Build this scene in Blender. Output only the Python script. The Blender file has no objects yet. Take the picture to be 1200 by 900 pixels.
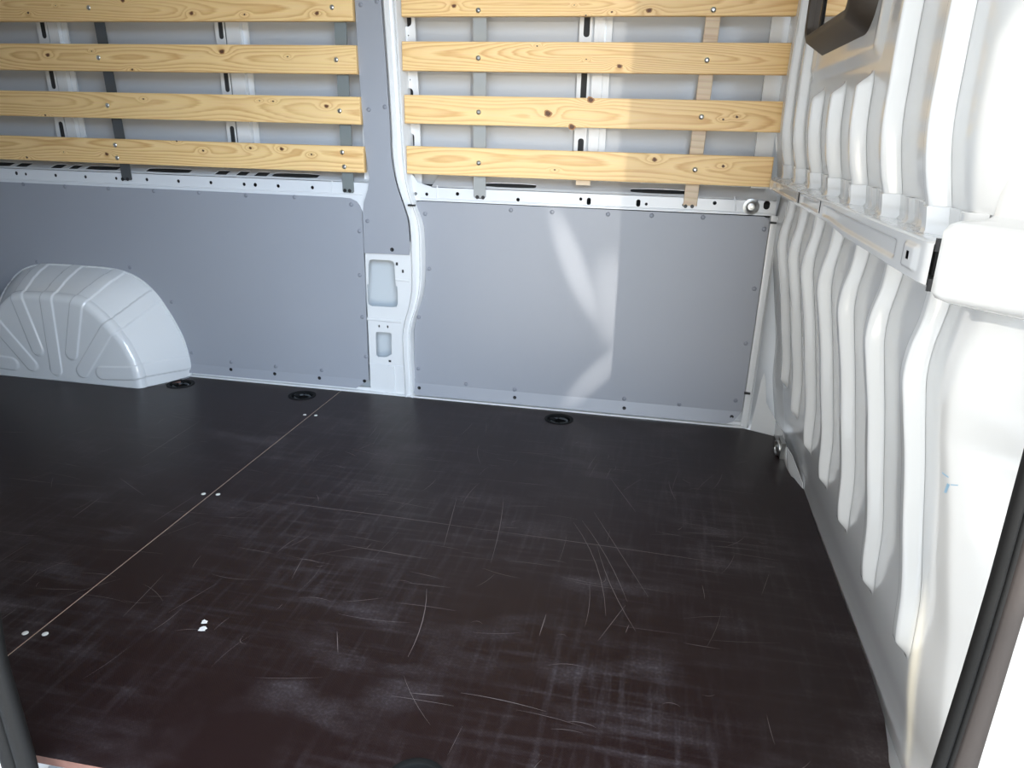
import bpy, math, random
import numpy as np
from mathutils import Matrix, Vector
from mathutils.geometry import tessellate_polygon

random.seed(7)
RNG = np.random.default_rng(7)
S = bpy.context.scene
COL = S.collection
PI = math.pi

# ---------------------------------------------------------------- camera
FPX = 860.0                                     # focal length in pixels of the 1200 px wide frame
YAW, PITCH, ROLL = (math.radians(a) for a in (10.8, 19.22, 1.45))
CAM = np.array([0.0, 0.0, 1.0])
_f = np.array([-math.sin(YAW) * math.cos(PITCH), math.cos(YAW) * math.cos(PITCH), -math.sin(PITCH)])
_r0 = np.array([math.cos(YAW), math.sin(YAW), 0.0])
_u0 = np.cross(_r0, _f)
_r = math.cos(ROLL) * _r0 + math.sin(ROLL) * _u0
_u = -math.sin(ROLL) * _r0 + math.cos(ROLL) * _u0
cd = bpy.data.cameras.new('camera')
cd.sensor_fit = 'HORIZONTAL'
cd.sensor_width = 36.0
cd.lens = FPX / 1200.0 * 36.0
cd.clip_start = 0.02
cam = bpy.data.objects.new('camera', cd)
COL.objects.link(cam)
cam.matrix_world = Matrix(((_r[0], _u[0], -_f[0], CAM[0]), (_r[1], _u[1], -_f[1], CAM[1]),
                           (_r[2], _u[2], -_f[2], CAM[2]), (0, 0, 0, 1)))
S.camera = cam

# ---------------------------------------------------------------- sky, sun, exposure
SUN_AZ = math.radians(17.5)                     # the sun's light travels along +X and a little towards +Y
SUN_EL = math.radians(27)
w = bpy.data.worlds.new('sky')
S.world = w
w.use_nodes = True
nt = w.node_tree
bg = nt.nodes['Background']                     # bright, hazy, slightly blue sky
bg.inputs['Color'].default_value = (0.88, 0.94, 1.0, 1)
bg.inputs['Strength'].default_value = 0.86

sd = bpy.data.lights.new('sun', 'SUN')
sd.energy = 0.5
sd.angle = math.radians(0.6)
sd.color = (1.0, 0.95, 0.86)
so = bpy.data.objects.new('sun', sd)
COL.objects.link(so)
sdir = Vector((math.cos(SUN_AZ) * math.cos(SUN_EL), math.sin(SUN_AZ) * math.cos(SUN_EL), -math.sin(SUN_EL)))
so.rotation_euler = sdir.to_track_quat('-Z', 'Y').to_euler()
so.location = (-6, -2, 4)

vs = S.view_settings
vs.view_transform = 'Standard'
vs.look = 'None'
vs.gamma = 1.0
vs.use_curve_mapping = False
vs.exposure = 1.45

# area lamp added outside the sliding door, standing in for sky light
ad = bpy.data.lights.new('yard_sky_fill', 'AREA')
ad.shape = 'RECTANGLE'
ad.size, ad.size_y = 6.5, 2.4
ad.energy = 300
ad.color = (0.55, 0.74, 1.0)
ao = bpy.data.objects.new('yard_sky_fill', ad)
COL.objects.link(ao)
ao.location = (2.8, -3.8, 2.9)
ao.rotation_euler = (Vector((-0.9, 2.5, 0.5)) - ao.location).to_track_quat('-Z', 'Y').to_euler()

# warm area lamp added low outside, in place of bounce off the ground
gd = bpy.data.lights.new('yard_bounce_fill', 'AREA')
gd.shape = 'RECTANGLE'
gd.size, gd.size_y = 5.0, 2.0
gd.energy = 75
gd.color = (1.0, 0.93, 0.80)
go = bpy.data.objects.new('yard_bounce_fill', gd)
COL.objects.link(go)
go.location = (0.9, -2.6, -0.35)
go.rotation_euler = (Vector((-0.6, 2.5, 1.3)) - go.location).to_track_quat('-Z', 'Y').to_euler()

# spot lamps added outside the door to shape patches of reflected sun
def glint(name, loc, target, energy, deg, blend, sx=1.0, roll=0.0, color=(1, 0.97, 0.9), radius=0.01):
    d = bpy.data.lights.new(name, 'SPOT')
    d.energy = energy
    d.spot_size = math.radians(deg)
    d.spot_blend = blend
    d.shadow_soft_size = radius
    d.color = color
    o = bpy.data.objects.new(name, d)
    COL.objects.link(o)
    q = (Vector(target) - Vector(loc)).to_track_quat('-Z', 'Y')
    o.matrix_world = Matrix.LocRotScale(Vector(loc), q @ Matrix.Rotation(math.radians(roll), 3, 'Z').to_quaternion(), Vector((sx, 1, 1)))
    return o
GL0 = (1.48, -3.5, 1.35)
glint('added_glint_spot', GL0, (-0.30, 2.57, 1.05), 150, 17, 1.0, radius=0.02)
glint('added_glint_spot', GL0, (-0.285, 2.57, 0.56), 430, 4.6, 1.0, 0.20, 22)
glint('added_glint_spot', GL0, (-0.115, 2.57, 0.42), 330, 4.2, 1.0, 0.50, 12)
glint('added_glint_spot', GL0, (-0.175, 2.57, 0.15), 330, 3.6, 1.0, 0.26, -42)
glint('added_glint_spot', (-2.6, -1.6, 1.6), (0.465, 1.072, 0.17), 480, 5.6, 1.0, 0.085, 3, color=(1, 0.9, 0.66))  # added spot for the warm sliver low on the bulkhead

# ---------------------------------------------------------------- helpers
def prop(o, label=None, cat=None, group=None, kind=None):
    if label: o['label'] = label
    if cat: o['category'] = cat
    if group: o['group'] = group
    if kind: o['kind'] = kind
    return o

def empty(name, loc=(0, 0, 0)):
    o = bpy.data.objects.new(name, None)
    o.empty_display_size = 0.05
    o.location = loc
    COL.objects.link(o)
    return o

def ray(px, py):
    return _f + _r * (px - 600) / FPX + _u * (450 - py) / FPX

def on_wall(px, py, Y=2.577):                   # survey of the photograph: a point of the side wall
    d = ray(px, py)
    p = CAM + d * (Y / d[1])
    return (p[0], p[2])

def on_floor(px, py):
    d = ray(px, py)
    p = CAM + d * (-1.0 / d[2])
    return (p[0], p[1])

class MB:
    def __init__(s):
        s.v, s.f = [], []
    def add(s, verts, faces):
        b = len(s.v)
        s.v += [tuple(map(float, p)) for p in verts]
        s.f += [tuple(i + b for i in f) for f in faces]
        return s
    def box(s, x0, x1, y0, y1, z0, z1):
        v = [(x, y, z) for x in (x0, x1) for y in (y0, y1) for z in (z0, z1)]
        return s.add(v, [(0, 1, 3, 2), (4, 6, 7, 5), (0, 4, 5, 1), (2, 3, 7, 6), (0, 2, 6, 4), (1, 5, 7, 3)])
    def grid(s, P, flip=False, keep=None):      # P: array (n, m, 3)
        n, m = P.shape[:2]
        fs = []
        for i in range(n - 1):
            for j in range(m - 1):
                if keep is not None and not keep[i, j]: continue
                q = (i * m + j, (i + 1) * m + j, (i + 1) * m + j + 1, i * m + j + 1)
                fs.append(q[::-1] if flip else q)
        return s.add(P.reshape(-1, 3), fs)
    def tube(s, pts, r, n=10, closed=False, squash=1.0):
        pts = [np.array(p, float) for p in pts]
        rings = []
        up = np.array([0.0, 1.0, 0.0])
        for i, p in enumerate(pts):
            a = pts[i - 1] if (i > 0 or closed) else p
            b = pts[(i + 1) % len(pts)] if (i < len(pts) - 1 or closed) else p
            t = b - a; t /= np.linalg.norm(t)
            if abs(t @ up) > 0.95: up = np.array([1.0, 0, 0])
            e1 = np.cross(t, up); e1 /= np.linalg.norm(e1)
            e2 = np.cross(e1, t)
            rr = r[i] if hasattr(r, '__len__') else r
            rings.append([p + rr * (math.cos(2 * PI * k / n) * e1 + squash * math.sin(2 * PI * k / n) * e2) for k in range(n)])
        V = [q for R_ in rings for q in R_]
        F = []
        N = len(rings)
        for i in range(N if closed else N - 1):
            for k in range(n):
                a, b = i * n + k, i * n + (k + 1) % n
                c, d = ((i + 1) % N) * n + (k + 1) % n, ((i + 1) % N) * n + k
                F.append((a, d, c, b))
        if not closed:
            F.append(tuple(range(n)))
            F.append(tuple(range((N - 1) * n, N * n))[::-1])
        return s.add(V, F)
    def lathe(s, prof, n=16, origin=(0, 0, 0), axis='z'):   # prof: (radius, height) pairs
        V, F = [], []
        for (r, h) in prof:
            for k in range(n):
                a = 2 * PI * k / n
                if axis == 'z': V.append((origin[0] + r * math.cos(a), origin[1] + r * math.sin(a), origin[2] + h))
                elif axis == '-y': V.append((origin[0] + r * math.cos(a), origin[1] - h, origin[2] + r * math.sin(a)))
                else: V.append((origin[0] - h, origin[1] - r * math.cos(a), origin[2] + r * math.sin(a)))
        for i in range(len(prof) - 1):
            for k in range(n):
                F.append((i * n + k, i * n + (k + 1) % n, (i + 1) * n + (k + 1) % n, (i + 1) * n + k))
        F.append(tuple(range((len(prof) - 1) * n, len(prof) * n)))
        return s.add(V, F)
    def plate(s, outer, holes, to3d, t, back=False):        # a sheet with real holes; to3d(u, v, depth)
        loops = [outer] + list(holes)
        flat = [p for l in loops for p in l]
        tris = tessellate_polygon([[Vector((p[0], p[1], 0)) for p in l] for l in loops])
        def orient(tr):
            a, b, c = (flat[i] for i in tr)
            return tr if (b[0] - a[0]) * (c[1] - a[1]) - (b[1] - a[1]) * (c[0] - a[0]) > 0 else tr[::-1]
        tris = [orient(tuple(t_)) for t_ in tris]
        s.add([to3d(u, v, 0) for u, v in flat], tris)
        if back: s.add([to3d(u, v, t) for u, v in flat], [tr[::-1] for tr in tris])
        for k, l in enumerate(loops):
            n = len(l)
            ar = sum(l[i][0] * l[(i + 1) % n][1] - l[(i + 1) % n][0] * l[i][1] for i in range(n))
            V = [to3d(u, v, 0) for u, v in l] + [to3d(u, v, t) for u, v in l]
            F = [(i, n + i, n + (i + 1) % n, (i + 1) % n) for i in range(n)]
            if (ar < 0) != (k > 0): F = [f[::-1] for f in F]
            s.add(V, F)
        return s

def obj(name, mb, m, parent=None, smooth=None, loc=None):
    me = bpy.data.meshes.new(name)
    me.from_pydata(mb.v, [], mb.f)
    me.update()
    me.materials.append(m)
    if smooth is not None:
        me.shade_smooth()
        if smooth < 179: me.set_sharp_from_angle(angle=math.radians(smooth))
    o = bpy.data.objects.new(name, me)
    COL.objects.link(o)
    if parent is not None: o.parent = parent
    if loc is not None: o.location = loc
    return o

def bevel(o, w_, seg=2, ang=30):
    b = o.modifiers.new('bevel', 'BEVEL')
    b.width = w_; b.segments = seg; b.limit_method = 'ANGLE'; b.angle_limit = math.radians(ang)
    return o

def share(src, name, parent, loc):
    o = src.copy()
    o.name = name
    COL.objects.link(o)
    o.parent = parent
    o.location = loc
    return o

def rrect(x0, x1, z0, z1, r, n=5):
    out = []
    for cx, cz, a0 in ((x1 - r, z1 - r, 0), (x0 + r, z1 - r, 90), (x0 + r, z0 + r, 180), (x1 - r, z0 + r, 270)):
        for k in range(n + 1):
            a = math.radians(a0 + 90 * k / n)
            out.append((cx + r * math.cos(a), cz + r * math.sin(a)))
    return out

def disc(cx, cz, r, n=10, sx=1.0):
    return [(cx + sx * r * math.cos(2 * PI * k / n), cz + r * math.sin(2 * PI * k / n)) for k in range(n)]

def slot(cx, cz, L, h, n=5):                    # horizontal when L > h, standing otherwise
    return rrect(cx - L / 2, cx + L / 2, cz - h / 2, cz + h / 2, min(L, h) / 2 * 0.98, n)

def smooth(e0, e1, x):
    t = np.clip((x - e0) / (e1 - e0), 0, 1)
    return t * t * (3 - 2 * t)

def spline(xs, ys, q):                          # monotone-ish cubic through points
    xs = np.array(xs, float); ys = np.array(ys, float); q = np.asarray(q, float)
    m = np.gradient(ys, xs)
    i = np.clip(np.searchsorted(xs, q) - 1, 0, len(xs) - 2)
    h = xs[i + 1] - xs[i]
    t = np.clip((q - xs[i]) / h, 0, 1)
    return ((2 * t**3 - 3 * t**2 + 1) * ys[i] + (t**3 - 2 * t**2 + t) * h * m[i]
            + (-2 * t**3 + 3 * t**2) * ys[i + 1] + (t**3 - t**2) * h * m[i + 1])

# ---------------------------------------------------------------- materials
def mat(name, color, rough=0.5, metal=0.0, coat=0.0, bump=0.0, bscale=60.0, var=0.0, spec=0.5, vscale=2.5):
    m = bpy.data.materials.new(name)
    m.use_nodes = True
    n, l = m.node_tree.nodes, m.node_tree.links
    b = n['Principled BSDF']
    b.inputs['Base Color'].default_value = (*color, 1)
    b.inputs['Roughness'].default_value = rough
    b.inputs['Metallic'].default_value = metal
    b.inputs['Coat Weight'].default_value = coat
    b.inputs['Coat Roughness'].default_value = 0.08
    b.inputs['Specular IOR Level'].default_value = spec
    tc = n.new('ShaderNodeTexCoord')
    if bump:
        no = n.new('ShaderNodeTexNoise'); no.inputs['Scale'].default_value = bscale; no.inputs['Detail'].default_value = 4
        l.new(tc.outputs['Object'], no.inputs['Vector'])
        bp = n.new('ShaderNodeBump'); bp.inputs['Strength'].default_value = bump; bp.inputs['Distance'].default_value = 0.002
        l.new(no.outputs['Fac'], bp.inputs['Height']); l.new(bp.outputs['Normal'], b.inputs['Normal'])
    if var:
        no = n.new('ShaderNodeTexNoise'); no.inputs['Scale'].default_value = vscale; no.inputs['Detail'].default_value = 5
        l.new(tc.outputs['Object'], no.inputs['Vector'])
        mx = n.new('ShaderNodeMix'); mx.data_type = 'RGBA'
        mx.inputs[6].default_value = (*[c * (1 - var) for c in color], 1)
        mx.inputs[7].default_value = (*[min(1, c * (1 + var)) for c in color], 1)
        l.new(no.outputs['Fac'], mx.inputs[0]); l.new(mx.outputs[2], b.inputs['Base Color'])
    return m

PAINT = mat('white_body_paint', (0.78, 0.78, 0.77), 0.20, coat=0.8, bump=0.02, bscale=7)
PAINTD = mat('white_primer_paint', (0.74, 0.75, 0.76), 0.34, coat=0.3, bump=0.04, bscale=9)
SKIN = mat('grey_white_skin_paint', (0.57, 0.58, 0.59), 0.40, coat=0.15, bump=0.03, bscale=6)
WEBSHADE = mat('shaded_web_back', (0.58, 0.61, 0.62), 0.5)
PANEL = mat('grey_lining_board', (0.335, 0.345, 0.375), 0.42, bump=0.12, bscale=350, var=0.03)
RIVET = mat('grey_plastic_rivet', (0.25, 0.26, 0.29), 0.35)
BLACK = mat('black_plastic_and_hole_shade', (0.012, 0.012, 0.013), 0.45)
CUPM = mat('matt_black_cup', (0.006, 0.006, 0.006), 0.75, spec=0.25)
RUBBER = mat('black_rubber', (0.009, 0.0085, 0.008), 0.6, bump=0.1, bscale=200, spec=0.25)
RUBBERB = mat('brown_grey_rubber', (0.036, 0.027, 0.023), 0.6, bump=0.15, bscale=120, var=0.12)
ZINC = mat('zinc_steel', (0.62, 0.62, 0.6), 0.3, metal=1.0)
DARKSTEEL = mat('charcoal_strap_steel', (0.075, 0.08, 0.083), 0.5, var=0.1)
GREYSTEEL = mat('grey_green_strap_steel', (0.19, 0.21, 0.205), 0.5, var=0.05)
GREYSTEEL2 = mat('light_grey_strap_steel', (0.34, 0.35, 0.34), 0.5, var=0.05)
VOID = mat('dark_cab_and_cavity_shade', (0.03, 0.03, 0.03), 0.8)  # cab walls, and sheets that stand in for shade in cavities
PLYEDGE = mat('plywood_edge', (0.20, 0.095, 0.07), 0.7, var=0.35, vscale=40)
JOINT = mat('bare_plywood_joint', (0.55, 0.46, 0.36), 0.7, var=0.2, vscale=30)
WHITEHEAD = mat('pale_screw_head', (0.75, 0.73, 0.68), 0.4)
KNOT = mat('dark_pine_knot', (0.11, 0.045, 0.018), 0.6, var=0.4, vscale=300)
KNOTRING = mat('knot_ring', (0.42, 0.2, 0.07), 0.6)
ASPHALT = mat('pale_concrete_yard', (0.42, 0.39, 0.34), 0.9, var=0.15)
SCRATCH = mat('scratch_in_film', (0.14, 0.115, 0.11), 0.6)
BLUE = mat('blue_scuff', (0.30, 0.48, 0.62), 0.5)
CHIP = mat('white_paper_flake', (0.75, 0.72, 0.68), 0.8)
GASKET = mat('brown_rubber_window_frame', (0.042, 0.030, 0.020), 0.5)

def wood(name, light, dark, rough=0.5):
    m = bpy.data.materials.new(name)
    m.use_nodes = True
    n, l = m.node_tree.nodes, m.node_tree.links
    b = n['Principled BSDF']
    b.inputs['Roughness'].default_value = rough
    at = n.new('ShaderNodeAttribute'); at.attribute_name = 'grain'
    tc = n.new('ShaderNodeTexCoord')
    mp = n.new('ShaderNodeMapping'); mp.inputs['Scale'].default_value = (3, 40, 60)
    l.new(tc.outputs['Object'], mp.inputs['Vector'])
    no = n.new('ShaderNodeTexNoise'); no.inputs['Scale'].default_value = 3; no.inputs['Detail'].default_value = 5
    l.new(mp.outputs['Vector'], no.inputs['Vector'])
    # growth rings: fractional part of the grain value, darkest at the late wood
    ma = n.new('ShaderNodeMath'); ma.operation = 'MULTIPLY_ADD'
    l.new(no.outputs['Fac'], ma.inputs[0]); ma.inputs[1].default_value = 0.5
    l.new(at.outputs['Fac'], ma.inputs[2])
    fr = n.new('ShaderNodeMath'); fr.operation = 'FRACT'; l.new(ma.outputs[0], fr.inputs[0])
    rp = n.new('ShaderNodeValToRGB')
    cr = rp.color_ramp
    cr.elements[0].position = 0.0; cr.elements[0].color = (*light, 1)
    cr.elements[1].position = 1.0; cr.elements[1].color = (*light, 1)
    e = cr.elements.new(0.45); e.color = (*[0.78 * a + 0.22 * c for a, c in zip(light, dark)], 1)
    e = cr.elements.new(0.80); e.color = (*dark, 1)
    l.new(fr.outputs[0], rp.inputs['Fac'])
    # broad tone changes and fine fibres
    mp2 = n.new('ShaderNodeMapping'); mp2.inputs['Scale'].default_value = (1.2, 8, 8)
    l.new(tc.outputs['Object'], mp2.inputs['Vector'])
    n2 = n.new('ShaderNodeTexNoise'); n2.inputs['Scale'].default_value = 1.6; n2.inputs['Detail'].default_value = 3
    l.new(mp2.outputs['Vector'], n2.inputs['Vector'])
    mx = n.new('ShaderNodeMix'); mx.data_type = 'RGBA'; mx.blend_type = 'MIX'
    mr = n.new('ShaderNodeMapRange'); mr.inputs['From Min'].default_value = 0.3; mr.inputs['From Max'].default_value = 0.6; mr.inputs['To Min'].default_value = 0.5
    l.new(n2.outputs['Fac'], mr.inputs['Value']); l.new(mr.outputs['Result'], mx.inputs[0])
    mx.inputs[6].default_value = (*light, 1)
    l.new(rp.outputs['Color'], mx.inputs[7])
    mp3 = n.new('ShaderNodeMapping'); mp3.inputs['Scale'].default_value = (6, 200, 300)
    l.new(tc.outputs['Object'], mp3.inputs['Vector'])
    n3 = n.new('ShaderNodeTexNoise'); n3.inputs['Scale'].default_value = 2; n3.inputs['Detail'].default_value = 2
    l.new(mp3.outputs['Vector'], n3.inputs['Vector'])
    hs = n.new('ShaderNodeMix'); hs.data_type = 'RGBA'; hs.blend_type = 'OVERLAY'; hs.inputs[0].default_value = 0.16
    l.new(mx.outputs[2], hs.inputs[6]); l.new(n3.outputs['Color'], hs.inputs[7])
    l.new(hs.outputs[2], b.inputs['Base Color'])
    bp = n.new('ShaderNodeBump'); bp.inputs['Strength'].default_value = 0.12; bp.inputs['Distance'].default_value = 0.001
    l.new(n3.outputs['Fac'], bp.inputs['Height']); l.new(bp.outputs['Normal'], b.inputs['Normal'])
    return m

PINE = wood('golden_pine', (0.94, 0.655, 0.305), (0.70, 0.39, 0.14))
PALEPINE = wood('pale_pine', (0.70, 0.55, 0.38), (0.56, 0.40, 0.25))

def floor_mat():
    m = bpy.data.materials.new('brown_phenolic_film')
    m.use_nodes = True
    n, l = m.node_tree.nodes, m.node_tree.links
    b = n['Principled BSDF']
    tc = n.new('ShaderNodeTexCoord')
    def noise(scale, detail, vec_scale=None, rot=0.0):
        mp = n.new('ShaderNodeMapping')
        if vec_scale: mp.inputs['Scale'].default_value = vec_scale
        mp.inputs['Rotation'].default_value = (0, 0, rot)
        l.new(tc.outputs['Object'], mp.inputs['Vector'])
        t = n.new('ShaderNodeTexNoise'); t.inputs['Scale'].default_value = scale; t.inputs['Detail'].default_value = detail
        l.new(mp.outputs['Vector'], t.inputs['Vector'])
        return t.outputs['Fac']
    def ramp(fac, p0, p1):
        r = n.new('ShaderNodeMapRange'); r.inputs['From Min'].default_value = p0; r.inputs['From Max'].default_value = p1
        l.new(fac, r.inputs['Value']); return r.outputs['Result']
    def math_(op, a, bb):
        q = n.new('ShaderNodeMath'); q.operation = op
        for i, x in enumerate((a, bb)):
            if isinstance(x, (int, float)): q.inputs[i].default_value = x
            else: l.new(x, q.inputs[i])
        return q.outputs[0]
    dust = ramp(noise(3.2, 8), 0.42, 0.70)
    streak = ramp(noise(2.0, 6, (2.5, 26, 1), 0.05), 0.50, 0.72)
    streak2 = ramp(noise(2.0, 6, (30, 3.0, 1), 0.15), 0.50, 0.74)
    fine = ramp(noise(160, 2), 0.45, 0.75)
    patch = ramp(noise(1.6, 3), 0.36, 0.60)
    scuff = ramp(noise(5.0, 7, (1.0, 2.2, 1), 0.3), 0.50, 0.66)
    s = math_('ADD', math_('MULTIPLY', math_('MULTIPLY', streak, patch), 0.65), math_('MULTIPLY', math_('MULTIPLY', streak2, patch), 0.7))
    d = math_('MULTIPLY', math_('ADD', math_('MULTIPLY', math_('MULTIPLY', dust, scuff), 1.1), s), math_('ADD', 0.55, math_('MULTIPLY', fine, 0.6)))
    d = n_clamp = math_('MINIMUM', d, 1.0)
    mx = n.new('ShaderNodeMix'); mx.data_type = 'RGBA'
    l.new(math_('MULTIPLY', d, 0.55), mx.inputs[0])
    mx.inputs[6].default_value = (0.0150, 0.0066, 0.0066, 1)
    mx.inputs[7].default_value = (0.125, 0.108, 0.115, 1)
    l.new(mx.outputs[2], b.inputs['Base Color'])
    l.new(math_('ADD', 0.36, math_('MULTIPLY', d, 0.2)), b.inputs['Roughness'])
    b.inputs['Specular IOR Level'].default_value = 0.24
    # wire-mesh emboss of the anti-slip film
    mp = n.new('ShaderNodeMapping'); mp.inputs['Rotation'].default_value = (0, 0, PI / 4)
    l.new(tc.outputs['Object'], mp.inputs['Vector'])
    hs = []
    for d_ in ('X', 'Y'):
        wv = n.new('ShaderNodeTexWave'); wv.bands_direction = d_; wv.inputs['Scale'].default_value = 90
        l.new(mp.outputs['Vector'], wv.inputs['Vector']); hs.append(wv.outputs['Fac'])
    bp = n.new('ShaderNodeBump'); bp.inputs['Strength'].default_value = 0.10; bp.inputs['Distance'].default_value = 0.0006
    l.new(math_('ADD', math_('MULTIPLY', hs[0], hs[1]), math_('MULTIPLY', d, 0.5)), bp.inputs['Height'])
    l.new(bp.outputs['Normal'], b.inputs['Normal'])
    return m
FILM = floor_mat()

def glass_mat():
    m = bpy.data.materials.new('tinted_window_glass')
    m.use_nodes = True
    b = m.node_tree.nodes['Principled BSDF']
    b.inputs['Base Color'].default_value = (0.6, 0.6, 0.58, 1)
    b.inputs['Roughness'].default_value = 0.0
    b.inputs['Transmission Weight'].default_value = 1.0
    b.inputs['IOR'].default_value = 1.9
    return m
GLASS = glass_mat()

# ================================================================ THE SETTING
YW = 2.577                                      # face of the side rail and pillar
ground = prop(obj('ground', MB().box(-14, 12, -12, 0.55, -0.62, -0.60), ASPHALT), kind='structure')

# ---- floor: steel pan with two film-faced boards
floor = prop(obj('floor', MB().box(-3.1, 0.50, 0.80, 2.62, -0.06, -0.034), PAINTD), kind='structure')
CUPS = [(-1.822, 2.468), (-1.299, 2.470), (-0.295, 2.480), (-0.305, 0.858)]
CR = 0.051
def board(outer, holes):
    m = MB().plate(outer, holes, lambda u, v, d: (u, v, -d), 0.016)
    o = obj('floor_board', m, FILM, floor)
    o.data.materials.append(PLYEDGE)
    for p in o.data.polygons:
        if abs(p.normal.z) < 0.5: p.material_index = 1
    return o
SEAM = -1.178
b1 = board([(-3.08, 0.772), (SEAM - 0.0013, 0.775), (SEAM - 0.0013, 2.570), (-1.838, 2.570), (-1.845, 2.50), (-1.88, 2.445), (-1.925, 2.41),
            (-1.99, 2.376), (-2.62, 2.376), (-2.70, 2.42), (-2.76, 2.57), (-3.08, 2.57)], [disc(x, y, CR, 28) for x, y in CUPS[:2]])
corner = [on_floor(*p) for p in ((944, 577), (936, 564), (927, 558), (922, 549), (915, 528), (907, 511), (879, 504))]
right_edge = [(0.462, 1.075), (0.470, 1.11), (0.482, 1.18), (0.489, 1.30), (0.490, 1.87)] + corner + [(0.350, 2.566), (0.340, 2.570)]
b2 = board([(SEAM + 0.0013, 0.775), (-0.83, 0.779), (0.30, 0.795), (0.44, 0.80), (0.452, 0.86), (0.458, 1.0)] + right_edge + [(SEAM + 0.0013, 2.570)],
           [disc(x, y, CR, 28) for x, y in CUPS[2:]])
obj('joint', MB().box(SEAM - 0.0012, SEAM + 0.0012, 0.776, 2.569, -0.012, -0.0008), JOINT, floor)
scr = MB().lathe([(0.0062, 0.0), (0.0062, 0.0012), (0.0045, 0.002), (0.002, 0.0022)], 10)
src = None
for px, py in ((239, 579), (255.5, 579.5), (360, 486.5), (371, 487), (29, 742), (52, 743)):
    x, y = on_floor(px, py)
    x = SEAM + math.copysign(0.0205, x - SEAM)
    par = b1 if x < SEAM else b2
    src = obj('screw', scr, WHITEHEAD, par, 40, (x, y, 0)) if src is None else share(src, 'screw', par, (x, y, 0))

# scratches worn into the film (uncountable)
sm = MB()
def scratch(p0, p1, wd, bend=0.0):
    p0, p1 = np.array(p0), np.array(p1)
    t = p1 - p0; L = np.linalg.norm(t); nrm = np.array([-t[1], t[0]]) / L
    N = 6
    V = []
    for i in range(N + 1):
        s_ = i / N
        c = p0 + t * s_ + nrm * bend * 4 * s_ * (1 - s_)
        hw = wd * 0.5 * (0.25 + 0.75 * math.sin(PI * s_))
        V += [(c[0] - nrm[0] * hw, c[1] - nrm[1] * hw, 0.0003), (c[0] + nrm[0] * hw, c[1] + nrm[1] * hw, 0.0003)]
    sm.add(V, [(2 * i, 2 * i + 2, 2 * i + 3, 2 * i + 1) for i in range(N)])
def sp(a, b, wd, bend=0.0): scratch(on_floor(*a), on_floor(*b), wd, bend)
for a, b, wd, bd in (((330, 589), (560, 620), .0022, .004), ((560, 620), (845, 660), .002, .004), ((400, 638), (500, 655), .002, 0), ((672, 612), (710, 722), .0016, .02),
                     ((682, 610), (735, 705), .0016, .01), ((696, 600), (760, 700), .0014, .0), ((700, 640), (745, 740), .0014, -.01), ((535, 585), (520, 640), .0014, 0),
                     ((180, 612), (230, 580), .0015, 0), ((165, 538), (235, 493), .0018, 0), ((85, 607), (118, 583), .0018, 0), ((590, 585), (575, 660), .0014, .005),
                     ((640, 720), (632, 745), .002, 0), ((500, 690), (478, 770), .002, .01), ((395, 740), (396, 765), .0016, 0), ((480, 812), (520, 816), .0018, 0),
                     ((540, 812), (640, 834), .0016, .004), ((0, 506), (30, 507), .002, 0), ((10, 560), (60, 566), .002, 0), ((715, 560), (745, 600), .0014, .0), ((140, 560), (168, 580), .0014, 0)):
    sp(a, b, wd, bd)
for _ in range(240):
    y = RNG.uniform(0.9, 2.3); x = RNG.uniform(-1.9, 0.35)
    a = RNG.choice([RNG.normal(0.02, 0.12), RNG.normal(1.35, 0.25), RNG.uniform(0, PI)], p=[.6, .25, .15])
    L = RNG.uniform(0.02, 0.16)
    scratch((x, y), (x + L * math.cos(a), y + L * math.sin(a)), RNG.uniform(0.0005, 0.0012), RNG.normal(0, 0.004))
prop(obj('scratches', sm, SCRATCH, floor), kind='stuff')

# ---- outer skin of the far side with its hat ribs
z = np.linspace(-0.06, 1.90, 60)
x = np.linspace(-3.1, 0.62, 60)
X, Z = np.meshgrid(x, z, indexing='ij')
Y = 2.662 + 0.016 * np.sin(np.clip((Z - 0.75) / 1.1, 0, 1) * PI)
wall_back = prop(obj('wall_back', MB().grid(np.stack([X, Y, Z], -1), flip=False), SKIN, None, 60), kind='structure')
def flat(Yf): return lambda u, v, d: (u, Yf + d, v)

# rail below the slats: left and right lengths, holes cut through
def px_holes(lst, Yf=YW):
    out = []
    for it in lst:
        c = on_wall(it[0], it[1], Yf)
        out.append(slot(c[0], c[1], it[2], it[3]) if len(it) == 4 else disc(c[0], c[1], it[2], 10))
    return out
railL = [(19, 203, .0075), (30, 204, .006), (65, 205.5, .0065), (100, 207.3, .0065), (136, 209, .006), (172, 210.5, .0065), (209, 212.3, .0065),
         (247, 214, .0065), (286, 216, .0065), (299, 216.6, .0075), (326, 218, .0065), (366, 219.8, .0065)]
railR = [(487, 227, .006), (500, 227.6, .006), (536, 227.3, .0065), (607, 234, .0065), (680.6, 233.3, .0055), (690, 236, .014, .024), (748, 238, .014, .024),
         (757.3, 239.2, .005), (801, 240.3, .005), (837.6, 238, .0065), (898.5, 240.5, .020, .028)]
m = MB().plate([(-3.1, 0.738), (-1.12, 0.738), (-1.085, 0.728), (-1.060, 0.694), (-1.046, 0.725), (-1.02, 0.760), (-1.02, 0.803), (-3.1, 0.804)], px_holes(railL), flat(YW), 0.0025)
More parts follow.
